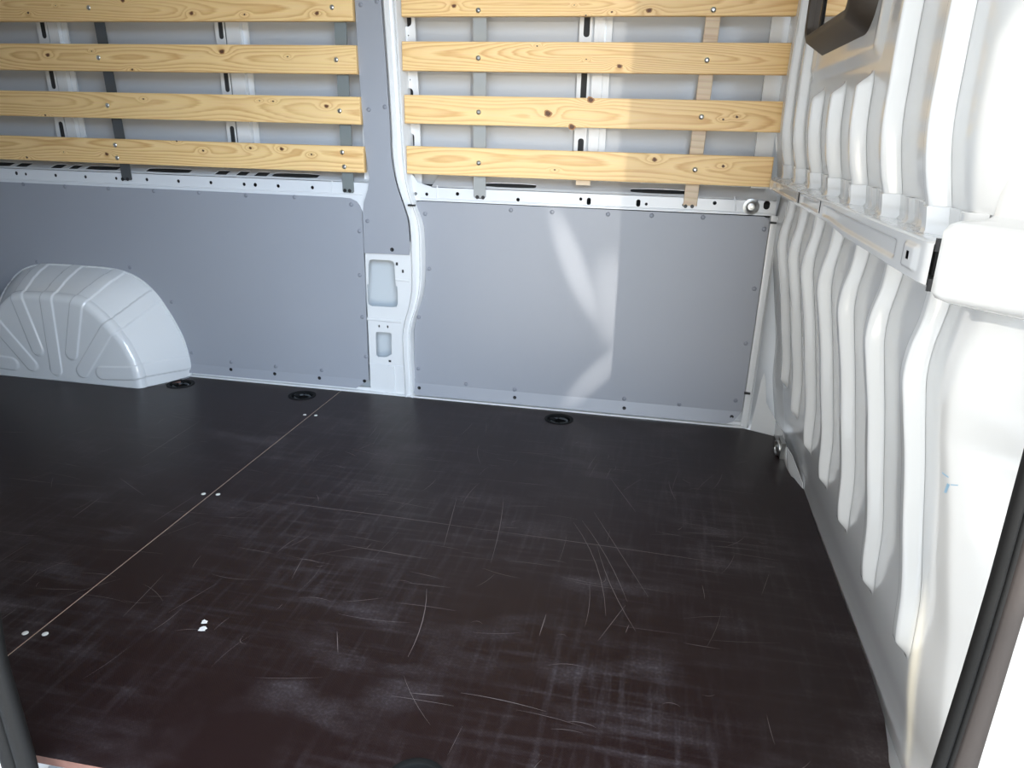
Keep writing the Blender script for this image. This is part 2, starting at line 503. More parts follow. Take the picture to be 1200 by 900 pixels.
# rolled top lip and ledge with slots
def ledge(x0, x1, z0, slots, back=2.668, rise=0.012):
    def f(u, v, d):
        t = v
        zz = z0 + 0.003 * smooth(0, 0.1, np.array(t)) + rise * t
        return (u, YW + t * (back - YW), float(zz) - d)
    hs = []
    for (a, b, t0, t1) in slots:
        hs.append(rrect(a, b, t0, t1, min((b - a) / 2, (t1 - t0) / 2) * 0.9, 4))
    return [(x0, 0), (x1, 0), (x1, 1), (x0, 1)], hs, f
sl = []
for a, b in ((-8, 14), (20, 34), (61, 74), (82, 93), (101, 138), (171, 222), (252, 266), (277, 289), (298, 313), (318, 372)):
    sl.append((on_wall(a, 195, 2.60)[0], on_wall(b, 195, 2.60)[0], 0.10, 0.55))
o_, h_, f_ = ledge(-3.1, -1.02, 0.8032, sl, rise=0.030)
m.plate(o_, h_, f_, 0.002)
rail_l = obj('rail', m, PAINTD, wall_back)
obj('ledge_slot_shade', MB().plate(o_, [], lambda u, v, d: tuple(a + b for a, b in zip(f_(u, v, d), (0, 0.002, -0.0035))), 0.001), VOID, wall_back)  # dark sheet under the ledge gives its slots their shade
m = MB().plate([(-0.905, 0.748), (0.372, 0.748), (0.372, 0.798), (-0.80, 0.797), (-0.85, 0.810), (-0.88, 0.85), (-0.905, 0.85)], px_holes(railR), flat(YW), 0.0025)
sl = [(on_wall(568, 217, 2.60)[0], on_wall(628, 217, 2.60)[0], 0.12, 0.52), (on_wall(739, 221, 2.60)[0], on_wall(808, 221, 2.60)[0], 0.12, 0.52)]
o_, h_, f_ = ledge(-0.80, 0.372, 0.797, sl, rise=0.032)
m.plate(o_, h_, f_, 0.002)
rail_r = obj('rail', m, PAINTD, wall_back)
obj('ledge_slot_shade', MB().plate(o_, [], lambda u, v, d: tuple(a + b for a, b in zip(f_(u, v, d), (0, 0.002, -0.0035))), 0.001), VOID, wall_back)  # same dark sheet for shade in the right ledge slots
# raised beads and joints along the rail
for par, x0, x1, zb in ((rail_l, -3.1, -1.06, 0.7605), (rail_r, -0.84, 0.37, 0.7560)):
    obj('bead', MB().tube([(x0, YW + 0.001, zb), (x1, YW + 0.001, zb - 0.001)], 0.003, 8), PAINTD, par, 60)
for par, px, py0, py1 in ((rail_l, 389, 205, 227), (rail_r, 512, 217, 234), (rail_r, 862, 222, 247)):
    a = on_wall(px, py0); b = on_wall(px, py1)
    obj('joint_bead', MB().tube([(a[0], YW, min(a[1], 0.805)), (b[0], YW, b[1])], 0.0025, 6), PAINTD, par, 60)
# dark sheets standing in for the shade inside the hollow rail
obj('rail_inside_shade', MB().box(-3.1, 0.372, 2.650, 2.655, 0.735, 0.80).box(-3.1, 0.372, 2.58, 2.66, 0.782, 0.784), VOID, wall_back)

# floor flange under the lining
obj('flange', MB().box(-1.90, 0.365, 2.5765, 2.584, -0.03, 0.018).box(-1.84, 0.365, 2.560, 2.577, -0.004, 0.006), PAINT, wall_back)

# hat ribs on the skin, with slots
def hat_rib(xc, wl, wr, zs, tilt):
    f = lambda u, v, d: (xc + u + tilt * (v - 1.1), 2.640 + d, v)
    hs = [rrect(-wl * 0.70, -wl * 0.26, a, b, wl * 0.20, 4) for a, b in zs]
    m = MB().plate([(-wl, 0.85), (-0.004, 0.85), (-0.004, 1.88), (-wl, 1.88)], hs, f, 0.003)
    m.plate([(0.004, 0.85), (wr, 0.85), (wr, 1.88), (0.004, 1.88)], [], lambda u, v, d: (xc + u + tilt * (v - 1.1), 2.634 + d, v), 0.02)
    m.plate([(-0.006, 0.85), (0.010, 0.85), (0.010, 1.88), (-0.006, 1.88)], [], lambda u, v, d: (xc + u + tilt * (v - 1.1), 2.656 + d, v), 0.004)
    m.plate([(wr, 0.85), (wr + 0.022, 0.85), (wr + 0.022, 1.88), (wr, 1.88)], [], lambda u, v, d: (xc + u + tilt * (v - 1.1), 2.655 + d, v), 0.006)
    o = obj('rib', m, PAINT, wall_back)
    obj('rib_slot_shade', MB().plate([(-wl * 0.8, 0.86), (-wl * 0.12, 0.86), (-wl * 0.12, 1.87), (-wl * 0.8, 1.87)], [], lambda u, v, d: (xc + u + tilt * (v - 1.1), 2.6445 + d, v), 0.002), VOID, wall_back)  # dark sheet close behind the rib slots, in place of shade
    return o
hat_rib(-2.306, 0.048, 0.046, [(0.885, 0.982), (1.10, 1.178), (1.277, 1.36), (1.45, 1.53)], -0.02)
hat_rib(-1.575, 0.042, 0.058, [(0.885, 0.982), (1.10, 1.178), (1.277, 1.36), (1.45, 1.53)], -0.02)
hat_rib(-0.263, 0.046, 0.038, [(0.885, 0.972), (1.07, 1.20), (1.287, 1.37), (1.45, 1.53)], 0.0)
m = MB().box(0.29, 0.345, 2.630, 2.66, 0.83, 1.88)
obj('rib', m, PAINT, wall_back)

# ---- pillar between the two bays
zp = [-0.03, 0.06, 0.20, 0.26, 0.30, 0.36, 0.43, 0.48, 0.56, 0.64, 0.68, 0.72, 0.76, 0.80, 0.88, 1.0, 1.13, 1.39, 1.88]
xi = [-0.915, -0.915, -0.920, -0.918, -0.910, -0.892, -0.880, -0.879, -0.880, -0.881, -0.885, -0.897, -0.911, -0.924, -0.939, -0.942, -0.947, -0.960, -0.985]
xo = [-0.872, -0.872, -0.876, -0.876, -0.868, -0.848, -0.831, -0.826, -0.824, -0.826, -0.832, -0.847, -0.862, -0.870, -0.877, -0.883, -0.887, -0.896, -0.92]
Zq = np.linspace(-0.03, 1.88, 150)
XI, XO = spline(zp, xi, Zq), spline(zp, xo, Zq)
prof = [(0.0, 0.03), (0.0, 0.004), (0.04, 0.0), (0.10, -0.004), (0.18, -0.006), (0.26, -0.004), (0.32, 0.000), (0.40, 0.003), (0.58, 0.003), (0.66, -0.001),
        (0.74, -0.006), (0.83, -0.006), (0.90, -0.001), (0.95, 0.004), (1.0, 0.012), (1.0, 0.06)]
P = np.zeros((len(prof), len(Zq), 3))
for i, (u, d) in enumerate(prof):
    P[i, :, 0] = XI + (XO - XI) * u
    P[i, :, 1] = 2.566 + d * (1.8 if abs(d) < 0.011 else 1.0)
    P[i, :, 2] = Zq
pillar = obj('pillar', MB().grid(P), PAINT, wall_back, 50)
# inner web with the two service openings
def px_loop(pts, Yf): return [on_wall(px, py, Yf) for px, py in pts]
h1 = px_loop([(433.5, 304.6), (437, 304), (457, 305.2), (460.5, 306.5), (462, 309), (463.8, 335), (465.8, 336), (466.3, 356), (464.5, 359.3), (461, 360), (436, 358.8), (432, 356.5), (431, 353), (430.2, 333.5), (431.8, 333), (431.6, 310)], 2.572)
h2 = px_loop([(441.5, 389), (456.5, 389.8), (458.8, 391.5), (459, 415), (453, 418.3), (443, 418.3), (441, 416.5), (440.3, 390.5)], 2.572)
sq = []
for px, py, a, b in ((465, 309.3, .009, .012), (472, 318, .008, .012), (444.2, 382.2, .006, .010), (454.2, 383, .006, .010), (456.8, 423.3, .011, .009)):
    c = on_wall(px, py, 2.572)
    sq.append(rrect(c[0] - a / 2, c[0] + a / 2, c[1] - b / 2, c[1] + b / 2, .0015, 2))
c = on_wall(461, 451.2, 2.572); sq.append(disc(c[0], c[1], .0075, 10))
c = on_wall(478.5, 428.5, 2.572)
XIf = lambda zz: float(spline(zp, xi, zz)) + 0.004
outer = [(-1.0575, -0.03), (XIf(0.0), -0.03)] + [(XIf(zz), zz) for zz in np.linspace(0.05, 0.60, 14)] + [(-1.0575, 0.60)]
web = obj('pillar_web', MB().plate(outer, [h1, h2] + sq, flat(2.572), 0.0025), PAINT, wall_back)
obj('pillar_web_back', MB().box(-1.12, -0.86, 2.636, 2.640, -0.03, 0.62), WEBSHADE, wall_back)  # greyer colour carries the shade behind the pillar openings
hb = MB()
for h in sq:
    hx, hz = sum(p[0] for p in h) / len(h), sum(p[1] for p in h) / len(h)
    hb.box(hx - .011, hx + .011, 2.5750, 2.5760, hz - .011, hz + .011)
obj('web_hole_shade', hb, VOID, wall_back)  # dark backs added so the small web holes look shaded
# pressed step and seam of the web
a, b = on_wall(434, 374, 2.570), on_wall(470, 377, 2.570)
obj('step_bead', MB().tube([(-1.06, 2.571, a[1]), (b[0], 2.571, a[1] - 0.002)], 0.006, 8, squash=0.6), PAINT, wall_back, 60)
c0, c1 = on_wall(463.5, 328, 2.57), on_wall(480, 328, 2.57)
obj('step_bead', MB().tube([(c0[0], 2.571, c0[1]), (c1[0], 2.571, c0[1] - 0.001)], 0.004, 8, squash=0.6), PAINT, wall_back, 60)
a = on_wall(434, 425, 2.57)
obj('web_seam', MB().box(-1.062, -0.90, 2.5705, 2.573, a[1] - 0.0045, a[1] - 0.003), PAINTD, wall_back)
obj('web_fold', MB().box(-0.985, -0.955, 2.5685, 2.573, 0.0, a[1] - 0.006), PAINT, wall_back)
# side flange of the pillar beside the right-hand slats
ov = []
for px, py, a, b in ((477, 14, .030, .09), (479.5, 109, .030, .032), (481.5, 165, .026, .05)):
    c = on_wall(px, py, 2.61); ov.append(slot(c[0], c[1], a, b))
for px, py, r in ((474.3, 44.5, .006), (470, 45.5, .0025), (478.5, 41.5, .0025), (477.5, 96, .006), (473, 97.8, .0025), (480.6, 93.5, .0025), (479.5, 146.5, .006), (475, 148.5, .0025)):
    c = on_wall(px, py, 2.61); ov.append(disc(c[0], c[1], r, 8))
obj('pillar_flange', MB().plate([(-0.93, 0.80), (-0.845, 0.80), (-0.852, 1.10), (-0.866, 1.45), (-0.885, 1.88), (-0.97, 1.88)], ov, flat(2.61), 0.004), PAINT, wall_back)
obj('pillar_side', MB().box(-1.06, -0.945, 2.60, 2.66, 0.80, 1.88), PAINTD, wall_back)
obj('flange_hole_shade', MB().plate([(-0.945, 0.82), (-0.872, 0.82), (-0.877, 1.10), (-0.890, 1.45), (-0.905, 1.88), (-0.985, 1.88)], [], flat(2.640), 0.004), VOID, wall_back)  # dark sheet as shade behind the flange ovals
c = on_wall(482.5, 240.5, 2.56)
obj('clip', MB().box(c[0] - .013, c[0] + .013, 2.553, 2.566, c[1] - .003, c[1] + .003), BLACK, wall_back)

# ---- wall by the bulkhead corner: end flange of the right bay
m = MB()
zz = np.linspace(0.0, 0.75, 16)
P = np.zeros((5, 16, 3))
for i, (dx, dy) in enumerate(((0.0, 0.012), (0.002, -0.002), (0.012, -0.004), (0.021, -0.010), (0.030, 0.004))):
    P[i, :, 0] = 0.358 + dx - 0.006 * (1 - zz / 0.75)
    P[i, :, 1] = 2.570 + dy
    P[i, :, 2] = zz
obj('end_flange', m.grid(P), PAINT, wall_back, 50)
for px, py in ((906.5, 261.2), (876, 461)):
    c = on_wall(px, py, 2.56)
    obj('clip', MB().box(c[0] - .011, c[0] + .009, 2.556, 2.568, c[1] - .003, c[1] + .003), BLACK, wall_back)
c = on_wall(880.5, 242.5, 2.57)
eb = obj('bolt', MB().lathe([(0.026, 0.0), (0.026, 0.003), (0.018, 0.005), (0.016, 0.006), (0.016, 0.014), (0.012, 0.017), (0.006, 0.017), (0.005, 0.013)], 20, axis='-y'), ZINC, wall_back, 40, (c[0], YW - 0.001, c[1]))

# ================================================================ BULKHEAD (right)
LOWZ = [-0.06, 0.0, 0.05, 0.12, 0.19, 0.315, 0.43, 0.55, 0.63, 0.68, 0.72, 0.77, 0.80, 0.86]
LOWB = [0.497, 0.495, 0.488, 0.474, 0.463, 0.455, 0.437, 0.417, 0.402, 0.394, 0.394, 0.401, 0.404, 0.404]
UPZ = [0.80, 0.87, 0.915, 0.95, 1.0, 1.1, 1.35, 1.9]
UPB = [0.386, 0.384, 0.379, 0.371, 0.362, 0.358, 0.362, 0.385]
RLZ = [0.16, 0.19, 0.22, 0.315, 0.435, 0.55, 0.626, 0.675, 0.71, 0.765, 0.80, 0.86]
RLX = [0.452, 0.445, 0.4395, 0.431, 0.411, 0.392, 0.376, 0.367, 0.368, 0.378, 0.380, 0.380]
RUZ = [0.80, 0.87, 0.915, 0.945, 1.0, 1.1, 1.35, 1.9]
RUX = [0.362, 0.359, 0.354, 0.345, 0.335, 0.332, 0.337, 0.36]
ZSPLIT = 0.862
RIBY = [1.11, 1.327, 1.544, 1.761, 1.978, 2.195, 2.412]
def turn(Y, Z):                                 # the sheet swings away towards the door post
    yt = np.interp(Z, [0.0, 0.12, 0.30, 0.5, 0.62, 0.80, 0.86, 2.0], [0.89, 0.905, 0.945, 0.965, 0.985, 0.965, 1.0, 1.0])
    amt = np.interp(Z, [0.0, 0.10, 0.17, 0.40, 2.0], [0.0, 0.05, 0.30, 1.0, 1.0])
    t = yt + 0.02 - Y
    r = np.interp(Z, [0.0, 0.75, 0.9, 2.0], [0.008, 0.010, 0.022, 0.03])
    return 0.85 * amt * 0.5 * (t + np.sqrt(t * t + r * r) - 0.0) - 0.0
def base_x(Y, Z):
    b = np.where(Z < ZSPLIT, spline(LOWZ, LOWB, Z), spline(UPZ, UPB, Z))
    # embossed panel round the window
    e = smooth(1.140, 1.152, Z) * smooth(1.500, 1.515, Y) * (1 - smooth(2.150, 2.163, Y))
    e2 = smooth(1.152, 1.160, Z + 0.0) * smooth(1.53, 1.545, Y) * (1 - smooth(2.125, 2.138, Y))
    b = b - 0.010 * e + 0.005 * e2
    # corner to the far side
    b = b - 0.02 * smooth(2.47, 2.60, Y)
    return b + turn(Y, Z)
ys = np.concatenate([np.linspace(0.70, 1.06, 96), np.linspace(1.07, 2.60, 154)])
# window outline (Y, z)
WY0, WY1, WZ0, WZ1 = 1.570, 2.110, 1.180, 1.66
WIN = rrect(WY0, WY1, WZ0, WZ1, 0.070, 8)
def inside(Yc, Zc, inset=0.02):
    a, b, c, d, r = WY0 + inset, WY1 - inset, WZ0 + inset, WZ1 - inset, 0.06
    dx = np.maximum(np.maximum(a + r - Yc, Yc - (b - r)), 0); dz = np.maximum(np.maximum(c + r - Zc, Zc - (d - r)), 0)
    return (Yc > a) & (Yc < b) & (Zc > c) & (Zc < d) & (np.hypot(dx, dz) < r)
zs = np.concatenate([np.linspace(-0.05, ZSPLIT - 1e-4, 80), np.linspace(ZSPLIT + 1e-4, 1.90, 96)])
Yg, Zg = np.meshgrid(ys, zs, indexing='ij')
P = np.stack([base_x(Yg, Zg), Yg, Zg], -1)
keep = ~inside((Yg[:-1, :-1] + Yg[1:, 1:]) / 2, (Zg[:-1, :-1] + Zg[1:, 1:]) / 2)
wall_right = prop(obj('wall_right', MB().grid(P, flip=True, keep=keep), PAINT, None, 60), kind='structure')

def ridge_profile(s):                           # 0..1 from skirt to crest
    return smooth(0.0, 1.0, s)
def rib_x(Y, Z, yc, hw, sk, amt=1.0):
    d = np.where(Z < ZSPLIT, spline(LOWZ, LOWB, Z) - spline(RLZ, RLX, Z), spline(UPZ, UPB, Z) - spline(RUZ, RUX, Z))
    s = np.clip((hw + sk - np.abs(Y - yc)) / sk, 0, 1)
    return base_x(Y, Z) - np.maximum(d, 0.004) * ridge_profile(s) * amt
def rib(yc, z0, z1, tip0, tip1, hw=0.008, sk=0.012):
    Zr = np.concatenate([np.linspace(z0, z0 + 0.06, 14), np.linspace(z0 + 0.07, z1 - 0.06, 46), np.linspace(z1 - 0.05, z1, 12)])
    P = np.zeros((21, len(Zr), 3))
    k0 = smooth(0, tip0, Zr - z0) if tip0 else np.ones_like(Zr)
    k1 = smooth(0, tip1, z1 - Zr) if tip1 else np.ones_like(Zr)
    k = k0 * k1
    for i, u in enumerate(np.linspace(-1, 1, 21)):
        hwz = hw * (0.25 + 0.75 * k); skz = sk
        Yv = yc + u * (hwz + skz)
        d = np.where(Zr < ZSPLIT, spline(LOWZ, LOWB, Zr) - spline(RLZ, RLX, Zr), spline(UPZ, UPB, Zr) - spline(RUZ, RUX, Zr))
        s = np.clip((hwz + skz - np.abs(Yv - yc)) / skz, 0, 1)
        P[i, :, 0] = base_x(Yv, Zr) - np.maximum(d, 0.012) * ridge_profile(s) * k - 0.0004
        P[i, :, 1] = Yv
        P[i, :, 2] = Zr
    return obj('rib', MB().grid(P, flip=True), PAINT, wall_right, 60)
ENDZ = [0.19, 0.165, 0.175, 0.172, 0.168, 0.185, 0.212]
for i, yc in enumerate(RIBY):
    rib(yc, ENDZ[i], ZSPLIT - 0.005, 0.035, 0)
TOPZ = [1.88, 1.88, 1.115, 1.110, 1.110, 1.88, 1.88]
for i, yc in enumerate(RIBY):
    rib(yc, ZSPLIT + 0.008, TOPZ[i], 0, 0.03 if TOPZ[i] < 1.5 else 0, hw=0.006, sk=0.011)

# blue paint scuff on the door-side face
def on_bulkhead(px, py):
    d = ray(px, py)
    t = np.linspace(0.5, 2.0, 3000)
    q = CAM + t[:, None] * d
    k = int(np.argmax(q[:, 0] > base_x(q[:, 1], q[:, 2]) - 0.0008))
    return q[k]
m = MB()
for pts in ([(1106, 577), (1110, 566), (1113, 568), (1109, 578)], [(1114, 567.4), (1123, 568.2), (1122.5, 569.3), (1114, 568.6)], [(1104, 553), (1112, 559), (1111, 560), (1104, 555)]):
    m.add([on_bulkhead(*p) for p in pts], [(3, 2, 1, 0)])
obj('scuff', m, BLUE, wall_right)

# ---- cross beam
def beam_front(Y): return 0.3315 + turn(Y, np.full_like(np.asarray(Y, float), 0.83))
def zb(Y): return np.interp(Y, [1.0, 1.45, 1.6, 2.5], [0.822, 0.826, 0.834, 0.838])
def zt(Y): return np.interp(Y, [1.0, 1.6, 1.9, 2.5], [0.879, 0.876, 0.871, 0.868])
yb = np.concatenate([np.linspace(1.0035, 1.05, 8), np.linspace(1.055, 2.50, 280)])
vv = [(-0.02, 0.06), (0.0, 0.012), (0.02, 0.003), (0.06, 0.0)] + [(a, 0.0) for a in np.linspace(0.10, 0.90, 26)] + [(0.95, 0.0), (0.985, 0.0025), (1.0, 0.007)]
P = np.zeros((len(yb), len(vv), 3))
for j, (v, d) in enumerate(vv):
    f = v
    pk = np.zeros_like(yb)
    for (a, b, lo, hi, dep) in ((1.13, 1.66, 0.22, 0.78, 0.0045), (1.70, 1.93, 0.22, 0.85, 0.005), (1.98, 2.42, 0.18, 0.88, 0.006)):
        pk = np.maximum(pk, dep * smooth(a, a + 0.02, yb) * (1 - smooth(b - 0.02, b, yb)) * smooth(lo, lo + 0.1, f) * (1 - smooth(hi - 0.1, hi, f)))
    boss = -0.004 * smooth(1.035, 1.045, yb) * (1 - smooth(1.085, 1.095, yb)) * smooth(0.2, 0.3, f) * (1 - smooth(0.75, 0.85, f))
    P[:, j, 0] = beam_front(yb) + d + pk + boss
    P[:, j, 1] = yb
    P[:, j, 2] = zb(yb) + (zt(yb) - zb(yb)) * np.clip(v, 0, 1)
yc_, vc_ = (yb[:-1] + yb[1:]) / 2, np.array([(vv[j][0] + vv[j + 1][0]) / 2 for j in range(len(vv) - 1)])
keep = np.ones((len(yb) - 1, len(vv) - 1), bool)
for (a, b, lo, hi) in ((1.945, 1.962, 0.18, 0.95), (1.682, 1.694, 0.25, 0.9), (1.060, 1.069, 0.45, 0.66)):
    keep &= ~((yc_[:, None] > a) & (yc_[:, None] < b) & (vc_[None] > lo) & (vc_[None] < hi))
beam = obj('crossbeam', MB().grid(P, flip=True, keep=keep), PAINT, wall_right, 45)
obj('beam_slot_shade', MB().box(0.345, 0.349, 1.012, 2.49, 0.836, 0.866), VOID, beam)  # dark strip as shade seen through the beam slots
# ledge and fluted collar
yl = np.concatenate([np.linspace(1.005, 1.06, 8), np.arange(1.0625, 2.53, 0.0035)])
def collar_x(Yv, zc):
    xx = base_x(Yv, np.full_like(Yv, zc))
    for c in RIBY:
        d = float(spline(UPZ, UPB, np.array(zc)) - spline(RUZ, RUX, np.array(zc)))
        s = np.clip((0.0090 + 0.011 - np.abs(Yv - c)) / 0.011, 0, 1)
        xx = xx - d * ridge_profile(s)
        for off in (0.075, -0.075):             # smaller tabs between the ribs
            s = np.clip((0.012 + 0.006 - np.abs(Yv - c - off)) / 0.006, 0, 1)
            xx = xx - 0.006 * ridge_profile(s)
    return xx - 0.0035
rows = []
for k, (t, zc) in enumerate(((0.0, None), (0.5, None), (0.93, None), (1.0, 0.8825), (1.0, 0.893), (1.0, 0.9135), (1.02, 0.9145), (1.15, 0.9135))):
    cx = collar_x(yl, 0.893 if zc is None else min(zc, 0.914))
    fx = beam_front(yl) + 0.006
    if zc is None:
        xx = fx + (cx - fx) * t
        z_ = zt(yl) + (0.877 - zt(yl)) * t + 0.002 * math.sin(PI * t)
    else:
        xx = cx + (t - 1.0) * 0.05
        z_ = np.full_like(yl, zc)
    rows.append(np.stack([xx, yl, z_], -1))
obj('collar', MB().grid(np.stack(rows, 1), flip=True), PAINT, beam, 45)
# dark sealing line on top of the collar
# ---- cover box at the door end of the beam
yq = np.linspace(0.62, 0.997, 60)
sec = [(0.09, 0.802), (0.02, 0.803), (0.006, 0.808), (0.0, 0.816), (0.0, 0.86), (0.0, 0.893), (0.006, 0.902), (0.016, 0.906), (0.045, 0.909), (0.052, 0.914), (0.054, 0.955), (0.058, 0.972), (0.08, 0.976)]
P = np.zeros((len(yq), len(sec), 3))
for j, (d, z_) in enumerate(sec):
    P[:, j, 0] = 0.3275 + turn(yq, np.full_like(yq, 0.83)) + d + np.where(yq > 0.985, 0.006 * (yq - 0.985) / 0.012, 0)
    P[:, j, 1] = yq
    P[:, j, 2] = z_ + (0.003 if j < 5 else 0)
obj('beam_end_cover', MB().grid(P, flip=True), PAINT, wall_right, 45)
for z0, z1 in ((0.868, 0.884), (0.818, 0.834)):  # black blocks standing in for the dark notches at the beam joint
    obj('clip', MB().box(float(beam_front(np.array([1.003]))[0]) + 0.0005, 0.39, 0.9982, 1.0030, z0, z1), BLACK, wall_right)

# ---- window in the bulkhead
window = prop(empty('window_1', (0.36, 1.95, 1.18)), kind='structure')
fr = [(0.0, 0.366), (0.001, 0.356), (0.030, 0.312), (0.040, 0.308), (0.047, 0.311), (0.050, 0.326), (0.050, 0.362)]
P = []
for inset, xv in fr:
    L = rrect(WY0 + inset, WY1 - inset, WZ0 + inset, WZ1 - inset, max(0.070 - inset, 0.022), 8)
    P.append([(xv - 0.36, a - 1.95, b - 1.18) for a, b in L + L[:1]])
obj('window_frame', MB().grid(np.array(P), flip=True), GASKET, window, 50)
inset = 0.049
L = rrect(WY0 + inset, WY1 - inset, WZ0 + inset, WZ1 - inset, 0.024, 8)
obj('pane', MB().plate([(a - 1.95, b - 1.18) for a, b in L][::-1], [], lambda u, v, d: (-0.036 + d, u, v), 0.004, back=True), GLASS, window)
obj('divider', MB().box(-0.040, -0.0365, -0.012, 0.0, 0.052, 0.43), RUBBER, window)

# ---- foot of the bulkhead in the far corner, and lashing eye
def on_upright(px, py, A, B):                   # point of the upright plane through the floor points A and B
    A, B = np.array(A), np.array(B)
    n_ = np.array([-(B - A)[1], (B - A)[0]])
    d = ray(px, py)
    t = (n_ @ (A - CAM[:2])) / (n_ @ d[:2])
    return tuple(CAM + d * t)
Fp_ = [on_floor(*p) for p in ((878, 503.5), (907.5, 510.5), (922.5, 548), (927, 557), (943, 576))]
def low(p): return (p[0], p[1], -0.03)
m = MB()
ga = [low(Fp_[0]), low(Fp_[1])] + [on_upright(*p, Fp_[0], Fp_[1]) for p in ((909, 493), (898, 472), (897.5, 445), (895.5, 437), (892, 446), (886, 474))]
m.add(ga, [tuple(range(len(ga)))])
gb = [low(Fp_[1]), low(Fp_[2])] + [on_upright(*p, Fp_[1], Fp_[2]) for p in ((921, 524), (917, 506), (909, 493))]
m.add(gb, [tuple(range(len(gb)))])
gc = [low(Fp_[2]), low(Fp_[3]), low(Fp_[4])] + [on_upright(*p, Fp_[2], Fp_[4]) for p in ((940, 566), (928, 534), (922, 524))]
m.add(gc, [tuple(range(len(gc)))])
gus = obj('corner_gusset', m, PAINT, wall_right)
so_ = gus.modifiers.new('thick', 'SOLIDIFY'); so_.thickness = 0.002; so_.offset = -1
eye = prop(empty('lashing_eye', (*[a - b for a, b in zip(on_floor(917.5, 533), (0.012, 0.006))], 0.0)), 'small steel lashing eye at the foot of the white bulkhead in the far corner', 'lashing eye')
obj('base_plate', MB().box(-0.004, 0.010, -0.03, 0.03, -0.02, 0.055), ZINC, eye)
obj('ring', MB().tube([(-0.010 - 0.004 * math.cos(2 * PI * k / 16), 0.020 * math.cos(2 * PI * k / 16), 0.026 + 0.022 * math.sin(2 * PI * k / 16)) for k in range(16)], 0.005, 8, closed=True), ZINC, eye, 60)
obj('bolt', MB().lathe([(0.011, 0.0), (0.011, 0.006), (0.007, 0.009)], 12, axis='-x'), ZINC, eye, 40, (-0.004, 0, 0.026))

# ================================================================ shell out of the picture: roof, near side, rear, cab
prop(obj('ceiling', MB().box(-3.1, 0.9, 0.56, 2.70, 1.90, 1.93), PAINTD), kind='structure')
prop(obj('wall_left', MB().box(-3.13, -3.10, 0.60, 2.70, -0.1, 1.92), PAINTD), kind='structure')
near = MB().box(-3.1, -0.925, 0.62, 0.70, -0.30, 1.92).box(-0.925, 0.9, 0.62, 0.70, 1.80, 1.92)
wall_front = prop(obj('wall_front', near, PAINTD), kind='structure')
obj('sill', MB().box(-0.93, 0.46, 0.60, 0.90, -0.30, -0.036), PAINT, wall_front)
# door post on the bulkhead side
P = []
for (x_, y_) in ((0.392, 0.735), (0.398, 0.712), (0.410, 0.690), (0.46, 0.640), (0.56, 0.600), (0.80, 0.585)):
    P.append([(x_ + 0.0 * zz_, y_, zz_) for zz_ in np.linspace(-0.30, 1.92, 12)])
obj('door_post', MB().grid(np.array(P), flip=True), PAINT, wall_front, 60)
prop(obj('wall_cab', MB().box(1.30, 1.33, 0.5, 2.75, -0.3, 1.92).box(0.52, 1.33, 2.70, 2.73, -0.3, 1.92).box(0.8, 1.33, 0.56, 0.60, -0.3, 1.92), VOID), kind='structure')

# ---- rubber seals of the sliding door opening
seal_r = empty('door_seal', (0.37, 0.72, 0.0))
prop(seal_r, 'black rubber door seal with brown flap at the right edge beside the white bulkhead', 'door seal')
zz = np.concatenate([np.linspace(0.02, 0.36, 10), np.linspace(0.40, 1.75, 24)])
def seal_line(zq): return np.interp(zq, [0.0, 0.20, 0.34, 0.44, 0.56, 0.72, 1.0, 1.8], [0.352, 0.357, 0.3615, 0.3645, 0.3665, 0.3655, 0.362, 0.355])
sec = [(0.0, 0.016), (-0.002, 0.006), (0.0005, 0.0), (0.004, -0.002), (0.0075, 0.001), (0.0085, 0.003), (0.0095, 0.0), (0.0125, -0.001), (0.0145, 0.0025)]
sec2 = [(0.0145, 0.0025), (0.018, -0.002), (0.026, -0.005), (0.036, -0.004), (0.043, 0.004), (0.045, 0.020)]
for nm, sc_, mt in (('bulb', sec, RUBBER), ('flap', sec2, RUBBERB)):
    P = np.zeros((len(sc_), len(zz), 3))
    for i, (a, d) in enumerate(sc_):
        P[i] = np.stack([seal_line(zz) + a - 0.37, np.full_like(zz, d), zz], -1)
    obj(nm, MB().grid(P), mt, seal_r, 60)
seal_l = empty('door_seal', (-0.88, 0.72, 0.0))
prop(seal_l, 'black rubber door seal at the left edge beside the front of the floor', 'door seal')
pts = []
for zq in np.linspace(-0.03, 1.75, 40):
    xq = np.interp(zq, [-0.05, 0.05, 0.25, 0.36, 0.45, 0.58, 0.8, 1.8], [-0.889, -0.887, -0.895, -0.885, -0.862, -0.850, -0.852, -0.86])
    pts.append((xq + 0.88, 0.0, zq))
obj('bulb', MB().tube(pts, 0.014, 12), RUBBER, seal_l, 60)
obj('lip', MB().tube([(a - 0.024, b - 0.004, c_) for a, b, c_ in pts], 0.013, 12), RUBBER, seal_l, 60)

